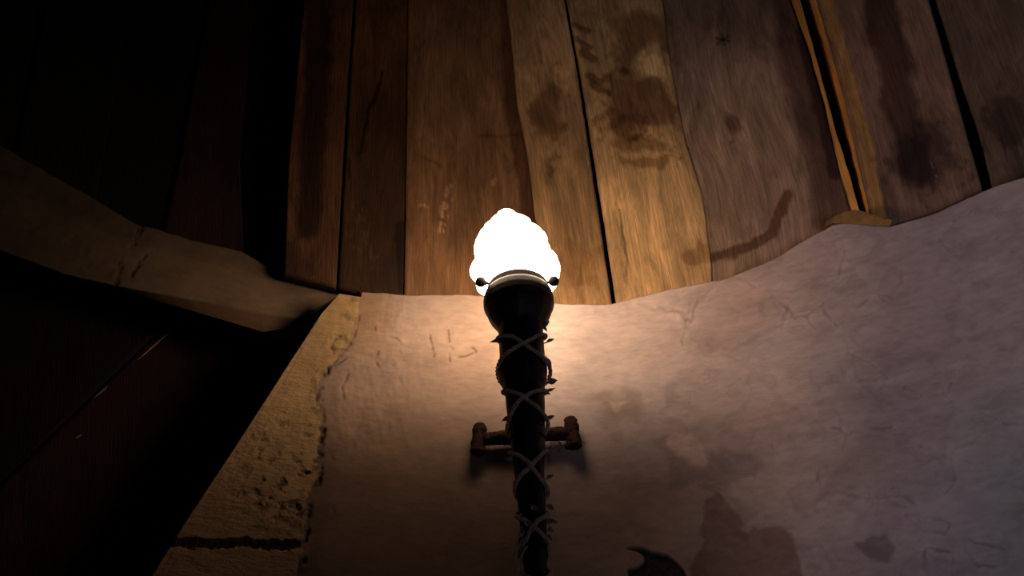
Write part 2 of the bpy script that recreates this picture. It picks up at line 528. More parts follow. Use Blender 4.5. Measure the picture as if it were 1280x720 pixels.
def curve_px(pts, xs):
    return np.interp(xs, [p[0] for p in pts], [p[1] for p in pts])


xs = np.concatenate([np.linspace(-420, 0, 40), np.linspace(0, 447, 260)[1:]])
tt = np.linspace(0, 1, 50)
yt = curve_px(TOPL, xs) + 2.5 * fbm(xs / 14, xs * 0, 301, 3)
yb = curve_px(BOTL, xs) + 1.0 * fbm(xs / 10, xs * 0, 303, 2)
y2 = np.maximum(curve_px(BOT2, xs), yb + .5)
X = np.repeat(xs[:, None], 50, 1)
Y = yb[:, None] + (yt - yb)[:, None] * tt[None]
RL = R + 0.10
Pf = on_drum(X, Y, RL)
Af = az_of(Pf)
crk = np.minimum(d_line(X, Y, [(176, 283), (168, 305), (152, 322), (148, 345), (141, 360)]), d_line(X, Y, [(183, 318), (176, 328), (167, 340), (165, 352)]))
crk = crk + 14 * fbm(X / 9, Y / 9, 311, 4)
cm = np.exp(-((crk) / 1.8) ** 2) * sstep(-.15, .1, fbm(X / 7, Y / 7, 313))
Hf = 0.012 * fbm(X / 60, Y / 40, 305, 3) + .003 * fbm(X / 9, Y / 7, 307, 3) * sstep(360, 100, X) + .004 * cm
Pf = push(Pf, Af, Hf)
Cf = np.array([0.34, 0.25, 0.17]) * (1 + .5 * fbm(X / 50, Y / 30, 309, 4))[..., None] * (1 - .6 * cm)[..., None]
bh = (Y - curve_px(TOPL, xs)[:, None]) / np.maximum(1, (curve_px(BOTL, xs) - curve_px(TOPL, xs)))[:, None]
Cf = Cf * (1 - .3 * sstep(.45, .2, bh))[..., None] * (.16 + .42 * sstep(-20, 330, X))[..., None] * np.array([1, .9, .82])  # leftward dimming painted in, standing for distance from the lamp
# soffit facet returning into the opening, then the back of the lintel
t5 = np.linspace(1, 0, 8)
Xs = np.repeat(xs[:, None], 8, 1)
Ys = yb[:, None] + (y2 - yb)[:, None] * t5[None]
So = on_drum(Xs, Ys, RL + 0.035 * t5[None])
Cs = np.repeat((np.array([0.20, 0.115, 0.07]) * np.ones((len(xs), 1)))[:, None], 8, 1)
top_back = Pf[:, -1:] + np.array([0, 0, 0.0])
top_back = push(top_back, Af[:, -1:], 0.22)
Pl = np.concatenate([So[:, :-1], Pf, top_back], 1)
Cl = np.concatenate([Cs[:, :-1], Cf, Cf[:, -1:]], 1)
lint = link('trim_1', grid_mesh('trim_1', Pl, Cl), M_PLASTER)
lint['kind'] = 'structure'
lint['label'] = 'shadowed curved plaster lintel above the dark opening on the left'

# ------------------------------------------------------------------ boards
ceil_root = bpy.data.objects.new('ceiling', None)
COL.objects.link(ceil_root)
ceil_root.location = (0, YC, 3.1)
ceil_root['kind'] = 'structure'
ceil_root['label'] = 'leaning ceiling of wide weathered brown boards above the plaster wall'

WB = np.array([0.56, 0.325, 0.145])


def ex(pts, y):
    """x of an edge polyline at height y, extrapolated past its ends"""
    pts = sorted(pts, key=lambda p: p[1])
    X = np.array([p[0] for p in pts], float); Yp = np.array([p[1] for p in pts], float)
    r = np.interp(y, Yp, X)
    k0 = (X[min(2, len(X) - 1)] - X[0]) / (Yp[min(2, len(X) - 1)] - Yp[0])
    k1 = (X[-1] - X[-2]) / (Yp[-1] - Yp[-2])
    r = np.where(y < Yp[0], X[0] + (y - Yp[0]) * k0, r)
    return np.where(y > Yp[-1], X[-1] + (y - Yp[-1]) * k1, r)


def bottom_y(x):
    X = np.array([p[0] for p in EDGE], float); Yp = np.array([p[1] for p in EDGE], float)
    k = (Yp[-1] - Yp[-2]) / (X[-1] - X[-2])
    return np.where(x > X[-1], Yp[-1] + (x - X[-1]) * k, np.interp(x, X, Yp))


SET = 0.085                     # the boards stand behind the plaster lip


def plank(name, Lp, Rp, tint=(1, 1, 1), dr=(0.012, 0.012, 0.012, 0.012), nx=60, ny=340, bottom=None, ytop=-330, wob=0.6, seed=0,
          paint=None, label=None, th=0.035, over=9, wood=None):
    s = np.linspace(0, 1, nx)[:, None]
    t = np.linspace(0, 1, ny)[None, :]
    # bottom: iterate to find x of the two bottom corners
    def corner(edge):
        y = 300.0
        for _ in range(30):
            x = float(ex(edge, np.array([y]))[0])
            y = 0.5 * y + 0.5 * float((bottom(x) if bottom else bottom_y(np.array([x]))[0] + over))
        return x, y
    (xl, yl), (xr, yr) = corner(Lp), corner(Rp)
    xb = xl + (xr - xl) * s
    yb_ = np.array([[(bottom(float(x)) if bottom else float(bottom_y(np.array([x]))[0]) + over)] for x in xb[:, 0]])
    Yg = yb_ + (ytop - yb_) * t
    jl = wob * fbm(Yg / 9, Yg * 0, seed + 401, 3) * 2; jr = wob * fbm(Yg / 9, Yg * 0, seed + 402, 3) * 2
    XL = ex(Lp, Yg) + jl; XR = ex(Rp, Yg) + jr
    Xg = XL + (XR - XL) * s
    d = (dr[0] * (1 - s) + dr[1] * s) * (1 - t) + (dr[2] * (1 - s) + dr[3] * s) * t + SET
    Pn = on_boards(Xg, Yg, d)
    a = az_of(Pn)
    rel = 0.004 * fbm(Xg / 40, Yg / 60, seed + 403, 3) + 0.003 * np.exp(-((s * (1 - s)) / .01)) + 0 * Xg
    Pn = push(Pn, a, rel)
    # metric grain coordinates
    w = np.linalg.norm(Pn[-1] - Pn[0], axis=-1)[None]
    leng = np.concatenate([[0], np.cumsum(np.linalg.norm(np.diff(Pn[nx // 2], axis=0), axis=-1))])[None]
    UV = np.stack([s * w + seed * 3.7 + 0 * leng, leng + seed * 1.3 + 0 * s], -1)
    k = 1 + .55 * fbm(UV[..., 0] * 9, UV[..., 1] * 3.5, seed + 411, 5) + .25 * fbm(UV[..., 0] * 60, UV[..., 1] * 3, seed + 415, 3)
    Cn = WB * np.array(tint) * k[..., None]
    if paint:
        Cn = paint(Xg, Yg, Cn)
    edge = np.minimum(s, 1 - s) * (XR - XL)
    Cn = Cn * (1 - .25 * sstep(2.5, 0, edge))[..., None]
    out = np.stack([np.sin(a), np.cos(a), 0 * a], -1) * th
    me = grid_mesh(name, Pn, Cn, UV, thick=out, flip=True)
    local(me, ceil_root)
    o = link(name, me, wood or M_WOOD, ceil_root)
    if label:
        o['label'] = label
    return o


def stain_shade(X, Y, C, pts_or_c, r, c, sc=14, amp=.9, seed=1, line=False):
    n_ = 1 + amp * 2 * fbm(X / sc, Y / sc, seed + 501, 4)
    if line:
        d = d_line(X + 5 * fbm(X / 9, Y / 9, seed), Y + 5 * fbm(X / 9, Y / 9, seed + 1), pts_or_c) / r * n_
    else:
        cx, cy = pts_or_c
        rx, ry = r if isinstance(r, tuple) else (r, r)
        d = np.hypot((X - cx) / rx, (Y - cy) / ry) * n_
    m_ = np.clip(sstep(1.15, .55, d), 0, 1)
    return C * (1 + m_[..., None] * (np.array(c) - 1))


def scratch(X, Y, C, pts, r, seed, c=(1.9, 2.3, 3.2)):
    d = d_line(X, Y, pts)
    m_ = sstep(r, r * .4, d) * sstep(.03, .14, fbm(X / 3.5, Y / 6, seed + 601, 3))
    return C * (1 + m_[..., None] * (np.array(c) - 1))


def paint1(X, Y, C):
    C = C * (1 + 1.0 * sstep(200, 20, Y))[..., None]  # lamp falloff adjusted in the paint: lighter towards the top
    C = stain_shade(X, Y, C, [(398, -60), (396, 120), (388, 240), (386, 280)], 19, (.28, .25, .25), seed=3, amp=.3, line=True)
    C = stain_shade(X, Y, C, (372, 335), (26, 30), (.55, .5, .5), seed=4)
    return C


def paint2(X, Y, C):
    C = C * (1 - .45 * sstep(150, 340, Y))[..., None] * (1 + 1.6 * sstep(160, 20, Y))[..., None]  # foot darkened and top lifted to shape the lamplight in the colour
    for pts in ([(476, 105), (470, 125), (462, 130), (459, 150), (455, 165), (452, 190), (447, 193)], [(437, 200), (436, 222)], [(458, 140), (466, 128), (478, 90)]):
        d = d_line(X + 3 * fbm(X / 5, Y / 5, 9), Y, pts)
        C = C * (1 - .85 * np.exp(-(d / 1.5) ** 2))[..., None]
    C = scratch(X, Y, C, [(447, 258), (458, 290), (470, 330)], 11, 3, (1.7, 1.9, 2.2))
    C = scratch(X, Y, C, [(432, 280), (446, 312)], 8, 5, (1.5, 1.6, 1.8))
    C = stain_shade(X, Y, C, [(500, 280), (503, 360)], 7, (.45, .42, .4), seed=8, line=True)
    return C


def paint3(X, Y, C):
    C = C * (1 - .52 * sstep(40, 320, Y))[..., None]  # painted falloff: darker towards the foot beside the lamp
    C = scratch(X, Y, C, [(563, 236), (556, 262), (552, 292)], 8, 13, (2.1, 2.4, 3.0))
    C = scratch(X, Y, C, [(619, 218), (616, 228)], 6, 15, (1.9, 2.1, 2.4))
    C = scratch(X, Y, C, [(524, 255), (534, 257)], 4, 17, (1.8, 1.9, 2.4))
    for pts in ([(600, 170), (620, 172), (648, 168)], [(530, 196), (552, 208)], [(525, 60), (530, 52)]):
        d = d_line(X + 6 * fbm(X / 9, Y / 9, 19), Y + 6 * fbm(X / 9, Y / 9, 21), pts)
        C = C * (1 - .4 * np.exp(-(d / 2) ** 2))[..., None]
    C = stain_shade(X, Y, C, [(632, 0), (640, 120), (655, 220), (664, 300)], 12, (.5, .42, .4), seed=23, amp=.3, line=True)
    return C


def paint4(X, Y, C):
    C = C * (1 - .30 * sstep(40, 320, Y))[..., None] * (1 + .8 * sstep(170, 40, Y))[..., None]  # light gradient put into the colour: dim foot, brighter top
    C = stain_shade(X, Y, C, (684, 140), (22, 45), (.55, .48, .42), seed=31)
    C = stain_shade(X, Y, C, (715, 330), (40, 40), (.8, .75, .65), seed=33)
    C = stain_shade(X, Y, C, (705, 180), (14, 80), (1.2, 1.25, 1.25), seed=34)
    C = stain_shade(X, Y, C, (650, 20), (30, 50), (.75, .72, .7), seed=35)
    return C


def paint5(X, Y, C):
    C = stain_shade(X, Y, C, (797, 128), (46, 40), (.42, .34, .34), seed=41, sc=20, amp=.8)
    C = stain_shade(X, Y, C, (775, 155), (26, 18), (.5, .42, .4), seed=42, sc=12)
    C = stain_shade(X, Y, C, (800, 35), (42, 36), (.55, .48, .46), seed=43, sc=22)
    C = stain_shade(X, Y, C, (795, 180), (44, 10), (.62, .55, .45), seed=44, sc=10)
    C = stain_shade(X, Y, C, (812, 203), (34, 9), (.6, .52, .42), seed=45, sc=9)
    C = stain_shade(X, Y, C, [(860, 322), (890, 318)], 12, (.7, .62, .55), seed=48, line=True)
    for i, (x, y) in enumerate([(722, 50), (728, 65), (735, 95), (718, 30), (745, 108)]):
        C = stain_shade(X, Y, C, [(x, y), (x + 16, y + 9)], 4.5, (.5, .42, .38), seed=46 + i, line=True)
    d = d_line(X + 4 * fbm(X / 9, Y / 9, 49), Y, [(774, 262), (780, 300), (784, 330), (782, 345)])
    C = C * (1 - .6 * np.exp(-(d / 1.3) ** 2))[..., None]
    C = stain_shade(X, Y, C, (815, 85), (26, 14), (1.45, 1.6, 1.6), seed=47)
    return C


def paint6(X, Y, C):
    C = C * np.array([.68, .74, .95]) * (1 - .3 * sstep(120, 30, Y))[..., None]  # top dimmed in the colour, as further from the lamp
    for a_ in range(6):
        an = a_ * 1.05 + .3
        d = d_line(X, Y, [(904, 50), (904 + 9 * math.cos(an), 50 + 7 * math.sin(an))])
        C = C * (1 - .8 * np.exp(-(d / 1.3) ** 2))[..., None]
    C = stain_shade(X, Y, C, (915, 152), (13, 13), (.5, .4, .4), seed=52)
    C = stain_shade(X, Y, C, [(860, 330), (905, 318), (945, 305), (966, 290), (972, 268), (984, 244)], 8, (.42, .33, .27), seed=53, line=True, amp=.5)
    C = stain_shade(X, Y, C, [(985, -60), (1000, 60), (1030, 180), (1046, 262)], 34, (.42, .34, .36), seed=54, line=True, amp=.3, sc=40)  # shadow next to the batten painted on, this and the next streak
    C = stain_shade(X, Y, C, [(1003, 40), (1030, 150), (1044, 215)], 10, (.35, .3, .3), seed=57, line=True, amp=.3, sc=40)
    C = stain_shade(X, Y, C, (985, 305), (50, 28), (1.1, 1.1, 1.25), seed=55)
    C = stain_shade(X, Y, C, (925, 20), (60, 40), (.85, .8, .8), seed=56)
    return C


def paint7(X, Y, C):
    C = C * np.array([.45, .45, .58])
    C = stain_shade(X, Y, C, [(1090, -50), (1110, 60), (1130, 150), (1145, 215)], 26, (.35, .3, .33), seed=61, line=True, amp=.5, sc=30)
    C = stain_shade(X, Y, C, (1150, 205), (45, 35), (.5, .45, .5), seed=62)
    C = stain_shade(X, Y, C, [(1035, 0), (1058, 90), (1085, 190), (1098, 270)], 9, (1.9, 1.7, .9), seed=63, line=True, amp=.4)
    C = scratch(X, Y, C, [(1165, 205), (1172, 225)], 6, 63, (2.2, 2.4, 3))
    return C


def paint8(X, Y, C):
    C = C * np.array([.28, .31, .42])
    C = stain_shade(X, Y, C, (1262, 150), (30, 40), (.5, .45, .48), seed=71)
    return C


E1L = [(355, 344), (357, 300), (360, 210), (370, 100), (380, 0)]
E1R = [(420.5, 356), (427, 240), (433, 130), (442, 0)]
E2L = [(423, 356), (430, 240), (436, 130), (445, 0)]
E2R = [(504, 366), (507.5, 150), (509, 0)]
E3L = [(505.5, 366), (508.5, 150), (510, 0)]
E3R = [(682, 380), (670, 280), (665, 238), (657, 180), (646, 127), (641, 69), (633, 0)]
E4R = [(765, 378), (744, 240), (722, 93), (705, 0)]
E5L = [(770, 378), (749, 240), (725.5, 93), (708, 0)]
E5R = [(890, 345), (888, 317), (877, 237), (856, 174), (838, 79), (828, 0)]
E6R = [(1066, 275), (1049, 212), (1029, 129), (1009, 62), (987, 0)]
B1L = [(1065, 271), (1048, 212), (1030, 129), (1011, 62), (989, 0)]
B1R = [(1076, 271), (1062, 220), (1044, 162), (1023, 83), (1000, 0)]
B2L = [(1080, 268), (1065, 208), (1048, 137), (1030, 71), (1008, 0)]
B2R = [(1089, 272), (1078, 225), (1062, 150), (1042, 71), (1021, 0)]
E7L = [(1088, 272), (1077, 225), (1061, 150), (1041, 71), (1020, 0)]
E7R = [(1228, 240), (1207, 167), (1186, 92), (1159, 0)]
E8L = [(1240, 236), (1223, 167), (1198, 96), (1169, 0)]
E8R = [(1440, 160), (1360, 0), (1330, -60)]
E9R = [(1640, 60), (1560, -60), (1500, -150)]


def hang(x):      # foot of the two boards that stop short of the wall
    return 341 + (x - 357) * (364 - 341) / (450 - 357) if x < 450 else 364 + (x - 450) * .06 + 4


plank('plank', E1L, E1R, (.21, .155, .15), (-.03, -.03, -.03, -.03), nx=44, bottom=hang, seed=1, paint=paint1, label='narrow dark board hanging furthest left, stained dark down its middle')
plank('plank', E2L, E2R, (.15, .115, .105), (-.03, -.018, -.03, -.018), nx=50, bottom=hang, seed=2, paint=paint2, label='split board with pale scuffs near its foot')
plank('plank', E3L, E3R, (.75, .66, .66), (-.006, .012, -.006, .012), nx=80, seed=3, paint=paint3, label='wide brown board behind the left of the flame shade')
plank('plank', E3R, E4R, (1.0, 1.0, 1.0), (.0, .006, .0, .006), nx=70, seed=4, paint=paint4, label='board with a wavy left edge behind the flame shade')
plank('plank', E5L, E5R, (1.22, 1.28, 1.25), (.008, .012, .008, .012), nx=80, seed=5, paint=paint5, label='light golden board with a dark blotch')
plank('plank', E5R, E6R, (1.0, 1.0, 1.1), (.014, .03, .014, .05), nx=90, seed=6, paint=paint6, label='broad grey-brown board with a star-shaped knot')
plank('batten', B1L, B1R, (1.5, 1.4, 1.0), (.04, -.02, .04, -.02), nx=10, seed=7, th=0.012, label='thin amber batten edge, left of a pair', wob=.8)
plank('batten', B2L, B2R, (1.3, 1.1, .8), (.03, -.05, .03, -.05), nx=12, seed=8, th=0.012, label='thin split amber batten edge, right of a pair', wob=1.2)
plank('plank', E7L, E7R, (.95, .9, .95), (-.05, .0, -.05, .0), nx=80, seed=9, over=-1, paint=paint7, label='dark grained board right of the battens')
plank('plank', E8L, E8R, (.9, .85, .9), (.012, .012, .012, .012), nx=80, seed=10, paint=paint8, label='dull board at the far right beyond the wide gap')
plank('plank', E8R, E9R, (.8, .75, .8), (.012, .012, .012, .012), nx=40, ny=120, seed=11, label='board beyond the far right board')

# plaster smear under the battens
sx = np.linspace(1030, 1112, 50); st_ = np.linspace(0, 1, 10)
sy0 = np.interp(sx, [1030, 1040, 1075, 1110, 1112], [283, 279, 281, 283, 283])
sy1 = np.interp(sx, [1030, 1050, 1065, 1080, 1100, 1112], [282, 272, 268, 272, 279, 282]) + 2 * fbm(sx / 5, sx * 0, 9, 2)
SX = np.repeat(sx[:, None], 10, 1); SY = sy0[:, None] + (sy1 - sy0)[:, None] * st_[None]
Psm = on_drum(SX, SY, R - 0.006 + 0.0 * SX)
Psm = Psm - np.array([0, 0.02, 0]) * st_[None, :, None]
Csm = np.ones(Psm.shape) * np.array([.24, .13, .05]) * (1 + .5 * fbm(SX / 5, SY / 5, 3, 3))[..., None]
link('mortar_smear', grid_mesh('mortar_smear', Psm, Csm), M_ROUGH, wall)

# dark boards of the left bay, and a dark sheet added behind the gaps
def dark_skin(name, x0, x1, dr, tint, nx=60, label=None, split=None, bot=None, ytop=-330):
    s = np.linspace(x0, x1, nx)[:, None]; t = np.linspace(0, 1, 90)[None]
    yb_ = np.array([[bot(float(x))] for x in s[:, 0]])
    Yg = yb_ + (ytop - yb_) * t
    Xg = s + (x0 and 0) + (Yg - 340) * -0.0 + 0 * t
    if split:
        Xg = ex(split[0], Yg) + (ex(split[1], Yg) - ex(split[0], Yg)) * ((s - x0) / (x1 - x0))
    Pn = on_boards(Xg, Yg, dr)
    Cn = np.ones(Pn.shape) * np.array(tint) * (1 + .8 * fbm(Xg / 30, Yg / 60, 3, 4))[..., None]
    UV = np.stack([Xg * .0025 + 0 * Yg, Yg * .004 + 0 * Xg], -1)
    a = az_of(Pn)
    me = grid_mesh(name, Pn, Cn, UV, thick=np.stack([np.sin(a), np.cos(a), 0 * a], -1) * .03, flip=True)
    local(me, ceil_root)
    o = link(name, me, M_WOOD, ceil_root)
    if label: o['label'] = label
    return o


def lb(x):
    return float(np.interp(x, [-600, -420, -200, 0, 107, 169, 249, 302, 360, 447], [10, 60, 110, 182, 242, 280, 302, 315, 347, 366])) + 12 + (14 if x < 250 else 0)


LB = [[(-420, 60), (-330, -100)], [(-180, 120), (-100, -60)], [(20, 195), (60, 0)], [(120, 250), (165, 0)],
      [(205, 290), (225, 200), (262, 0)], [(305, 318), (300, 200), (318, 0)], [(420, 360), (420, 200), (425, 0)]]
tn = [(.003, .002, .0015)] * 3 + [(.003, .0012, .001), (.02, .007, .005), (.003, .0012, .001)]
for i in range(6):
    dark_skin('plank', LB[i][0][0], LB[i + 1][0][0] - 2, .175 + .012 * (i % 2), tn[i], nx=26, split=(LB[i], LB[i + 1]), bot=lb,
              label=['board', 'board', 'board', 'board', 'reddish board', 'board'][i] + ' dark-stained nearly black above the lintel, ' +
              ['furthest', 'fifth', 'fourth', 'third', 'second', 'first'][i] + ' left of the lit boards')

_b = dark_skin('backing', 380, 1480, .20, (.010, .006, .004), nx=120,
               bot=lambda x: float(bottom_y(np.array([x]))[0]) + 15)  # dark sheet added so the gaps between boards stay black
_b['label'] = 'black sheet added behind the boards, seen only in the gaps'

# ------------------------------------------------------------------ dark timber inside the opening
rec = bpy.data.objects.new('wall_recess', None)
COL.objects.link(rec)
rec.location = (-1.3, 2.0, 1.9)
rec['kind'] = 'structure'
rec['label'] = 'dark timber boarding deep inside the opening on the left'
bnds = [[(-420, 760), (-300, 200)], [(-150, 720), (-20, 260)], [(40, 568), (215, 400)], [(190, 600), (330, 380)], [(340, 600), (450, 370)]]
RB = R + 0.32
for i in range(4):
    t = np.linspace(0, 1, 50)[None]; s = np.linspace(0, 1, 24)[:, None]
    Yg = 800 + (180 - 800) * t + 0 * s
    def lx(e, y):
        (xa, ya), (xb, yb2) = e
        return xa + (xb - xa) * (y - ya) / (yb2 - ya)
    g = 1.2
    Xg = lx(bnds[i], Yg) + g + (lx(bnds[i + 1], Yg) - lx(bnds[i], Yg) - 2 * g) * s
    Xg = np.clip(Xg, -700, 470)
    Pn = on_drum(Xg, Yg, RB + .006 * (i % 2))
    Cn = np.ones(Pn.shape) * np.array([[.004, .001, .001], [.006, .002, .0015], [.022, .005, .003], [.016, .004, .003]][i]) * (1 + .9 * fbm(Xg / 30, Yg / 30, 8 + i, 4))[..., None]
    a = az_of(Pn)
    me = grid_mesh('recess_board', Pn, Cn, np.stack([Xg * .002, Yg * .003], -1), thick=np.stack([np.sin(a), np.cos(a), 0 * a], -1) * .03, flip=True)
    local(me, rec)
    link('recess_board', me, M_WOOD, rec)
# pale strips along the seams of the recess boards
for (xa, ya, xb, yb2) in ((172, 450, 218, 410), (118, 497, 136, 482), (94, 548, 103, 543)):
    q = np.array([[xa, ya], [xb, yb2]], float)
    Vv = []
    for k_ in range(14):
        f_ = k_ / 13
        x_, y_ = q[0] + (q[1] - q[0]) * f_
        w_ = .9 * math.sin(math.pi * min(1, f_ * 1.0 + .02)) + .15
        Vv.append(on_drum(x_ - w_ * .7, y_ - w_ * .7, RB - .006)); Vv.append(on_drum(x_ + w_ * .7, y_ + w_ * .7, RB - .006))
    me = raw_mesh('seam_line', Vv, [(2 * i, 2 * i + 1, 2 * i + 3, 2 * i + 2) for i in range(13)])
    local(me, rec)
    link('seam_line', me, simple_mat('pale_line', (.3, .2, .14)), rec)

# floor of the turret, below the view
ang = np.linspace(0, 2 * math.pi, 97)[:-1]
me = raw_mesh('floor', [(0, YC, 0)] + [((R + .5) * math.sin(a), YC + (R + .5) * math.cos(a), 0) for a in ang],
              [(0, 1 + (i + 1) % 96, 1 + i) for i in range(96)])
fl = link('floor', me, simple_mat('flagstone', (.12, .1, .09), .9, 0, 8), smooth=False)
fl['kind'] = 'structure'

# ------------------------------------------------------------------ the torch
def at_y(px, py, y):
    a, b_, c = ray(px, py)
    s = y / b_
    return Vector((float(a * s), float(y), float(c * s) + EYE))


TOP = at_y(648, 372, 1.52)
BOT = at_y(672, 745, 1.54)
AX = (TOP - BOT).normalized()
U = AX.cross(Vector((0, 1, 0))).normalized()      # roughly +x... fixed below
if U.x < 0:
    U = -U
W = AX.cross(U).normalized()                      # towards the wall or the room
if W.y > 0:
    W = -W


def axis_pt(py):
    lo, hi = -0.6, 1.6
    for _ in range(50):
        m_ = (lo + hi) / 2
        p = BOT + (TOP - BOT) * m_
        if proj(np.array(p))[1] > py:
            lo = m_
        else:
            hi = m_
    return BOT + (TOP - BOT) * m_


def depth(p):
    return p.y * CT + (p.z - EYE) * ST


def rad(py, half):
    return half * depth(axis_pt(py)) / F


def lathe(prof, seg=64, fn=None, cap=True, tw=None):
    V, Fc = [], []
    for (py, h) in prof:
        c = axis_pt(py); r = rad(py, h)
        for k in range(seg):
            a = 2 * math.pi * k / seg
            rr = r * (fn(py, a) if fn else 1)
            V.append(c + U * (rr * math.cos(a)) + W * (rr * math.sin(a)))
    n_ = len(prof)
    for i in range(n_ - 1):
        for k in range(seg):
            k2 = (k + 1) % seg
            Fc.append((i * seg + k, i * seg + k2, (i + 1) * seg + k2, (i + 1) * seg + k))
    if cap:
        Fc.append(tuple(range(seg))[::-1]); Fc.append(tuple((n_ - 1) * seg + k for k in range(seg)))
    return V, Fc


torch = bpy.data.objects.new('torch_lamp', None)
COL.objects.link(torch)
torch.location = BOT
torch['label'] = 'dark iron wall torch with a glowing white glass flame on a curved plaster wall'
torch['category'] = 'wall light'


def tpart(name, V, Fc, mat, parent=None, label=None, smooth=True):
    me = raw_mesh(name, V, Fc)
    me.transform(torch.matrix_basis.inverted())
    o = link(name, me, mat, torch if parent is None else parent, smooth)
    if label:
        o['label'] = label
    return o


import bmesh
def fixn(me):
    bm = bmesh.new(); bm.from_mesh(me); bmesh.ops.recalc_face_normals(bm, faces=bm.faces); bm.to_mesh(me); bm.free()


def prof_interp(pts, n_):
    ys = np.array([p[0] for p in pts], float); hs = np.array([p[1] for p in pts], float)
    d = np.concatenate([[0], np.cumsum(np.hypot(np.diff(ys), np.diff(hs)))])
    t = np.linspace(0, d[-1], n_)
    return list(zip(np.interp(t, d, ys), np.interp(t, d, hs)))


# shaft: tapered, with a swelling under the head
shaft = prof_interp([(404, 28), (440, 28), (448, 28.6), (458, 30.6), (468, 31), (476, 29.5), (483, 26.2), (488, 25.2), (496, 24.6), (520, 23.4),
                     (548, 22), (575, 20), (600, 18.2), (640, 17), (690, 15.5), (745, 13.5), (800, 11), (830, 9)], 80)


def knobbly(py, a):
    return 1 + .018 * math.sin(3 * a + py * .05) + .012 * math.sin(7 * a - py * .11) + (.03 * math.sin(a * 4 + py * .3) if 486 < py < 500 else 0)


V_, F_ = lathe(shaft, 56, knobbly)
o = tpart('pole', V_, F_, M_IRON); fixn(o.data)
# foot finial
V_, F_ = lathe(prof_interp([(828, 9), (832, 12), (838, 12), (843, 8), (850, 5), (856, 1)], 16), 32)
o = tpart('finial', V_, F_, M_IRON); fixn(o.data)

# bowl shaped head
bowl = prof_interp([(412, 27.5), (409, 29), (403, 33.5), (397, 38), (391, 41), (386, 42.5), (384, 44), (377, 44.2), (371, 42.8), (368, 41), (367.5, 38.5),
                    (380, 33)], 60)
V_, F_ = lathe(bowl, 72, lambda py, a: 1 + (.012 * math.sin(9 * a) if py > 386 else 0))
o = tpart('bowl', V_, F_, M_IRON); fixn(o.data)

# bronze collar gripping the glass
coll = prof_interp([(376, 34), (375, 38.3), (364, 38.3), (363, 38.3), (360.5, 38.3), (360, 36), (364, 35)], 34)
V_, F_ = lathe(coll, 72)
collar = tpart('collar', V_, F_, M_BRONZE, label='brown bronze collar ring'); fixn(collar.data)


def ball(c, r, n_=20, m_=12, sq=1.0):
    V, Fc = [], []
    for i in range(m_ + 1):
        p = math.pi * i / m_
        for k in range(n_):
            a = 2 * math.pi * k / n_
            V.append(c + Vector((math.sin(p) * math.cos(a) * sq, math.sin(p) * math.sin(a), math.cos(p))) * r)
    for i in range(m_):
        for k in range(n_):
            k2 = (k + 1) % n_
            Fc.append((i * n_ + k, (i + 1) * n_ + k, (i + 1) * n_ + k2, i * n_ + k2))
    return V, Fc


def tube(pts, rads, seg=10, closed=False, noise=0.0, sd=0):
    V, Fc = [], []
    prev = None
    rs = random.Random(sd)
    n_ = len(pts)
    for i, p in enumerate(pts):
        t = (pts[min(i + 1, n_ - 1)] - pts[max(i - 1, 0)]).normalized()
        if prev is None:
            a = t.orthogonal().normalized()
        else:
            a = (prev - t * prev.dot(t)).normalized()
        prev = a
        b_ = t.cross(a)
        r = rads[i] if hasattr(rads, '__len__') else rads
        for k in range(seg):
            an = 2 * math.pi * k / seg
            rr = r * (1 + noise * (rs.random() - .5))
            V.append(p + (a * math.cos(an) + b_ * math.sin(an)) * rr)
    for i in range(n_ - 1):
        for k in range(seg):
            k2 = (k + 1) % seg
            Fc.append((i * seg + k, i * seg + k2, (i + 1) * seg + k2, (i + 1) * seg + k))
    Fc.append(tuple(range(seg))[::-1]); Fc.append(tuple((n_ - 1) * seg + k for k in range(seg)))
    return V, Fc


def merge(*parts):
    V, Fc = [], []
    for v, f in parts:
        o_ = len(V); V += v; Fc += [tuple(i + o_ for i in q) for q in f]
    return V, Fc


cc = axis_pt(362); rc = rad(362, 38)
for sgn, tgt in ((-1, (600.8, 352.5)), (1, (692.3, 351.5))):
    # thumb screws at each side, slightly towards the wall
    dirn = (U * sgn + W * -0.16 * 1).normalized()
    ln = rad(362, 38)
    c_ = axis_pt(358) + U * (sgn * rad(362, 46.5)) - W * rad(362, 4)
    # slide to the surveyed place in the plane of the collar
    d0 = depth(c_) - .03
    rx = ray(*tgt); L_ = d0 / F
    c_ = Vector((float(rx[0]) * L_, float(rx[1]) * L_, float(rx[2]) * L_ + EYE))
    inner = cc + (c_ - cc).normalized() * rc * .93
    o = tpart('thumb_screw', *merge(ball(c_, rad(362, 6.6)), tube([inner, inner.lerp(c_, .55), c_], [rad(362, 1.8)] * 3, 12),
                                     tube([inner.lerp(c_, .42), inner.lerp(c_, .56)], [rad(362, 3.0)] * 2, 12)), M_BRONZE, collar)
    fixn(o.data)

# flame shade: three tiers of overlapping scalloped petals rising to a curled tip
tiers = [(364, 33), (359, 34.5), (356, 40), (353, 47), (349, 51.5), (344, 54), (338, 54), (332, 52), (327.5, 47), (325.5, 40.5), (323, 43), (318, 46), (311, 46),
         (304, 43.5), (299, 39.5), (295.5, 34), (294, 28), (292, 30.5), (288, 31), (284, 27), (281.5, 22), (280.5, 15.5), (278.5, 17), (275, 16), (270, 12.5), (266, 8), (263.4, 3), (262.8, .6)]
# envelope correction: upper tiers are seen a little from below
pf = prof_interp(tiers, 120)


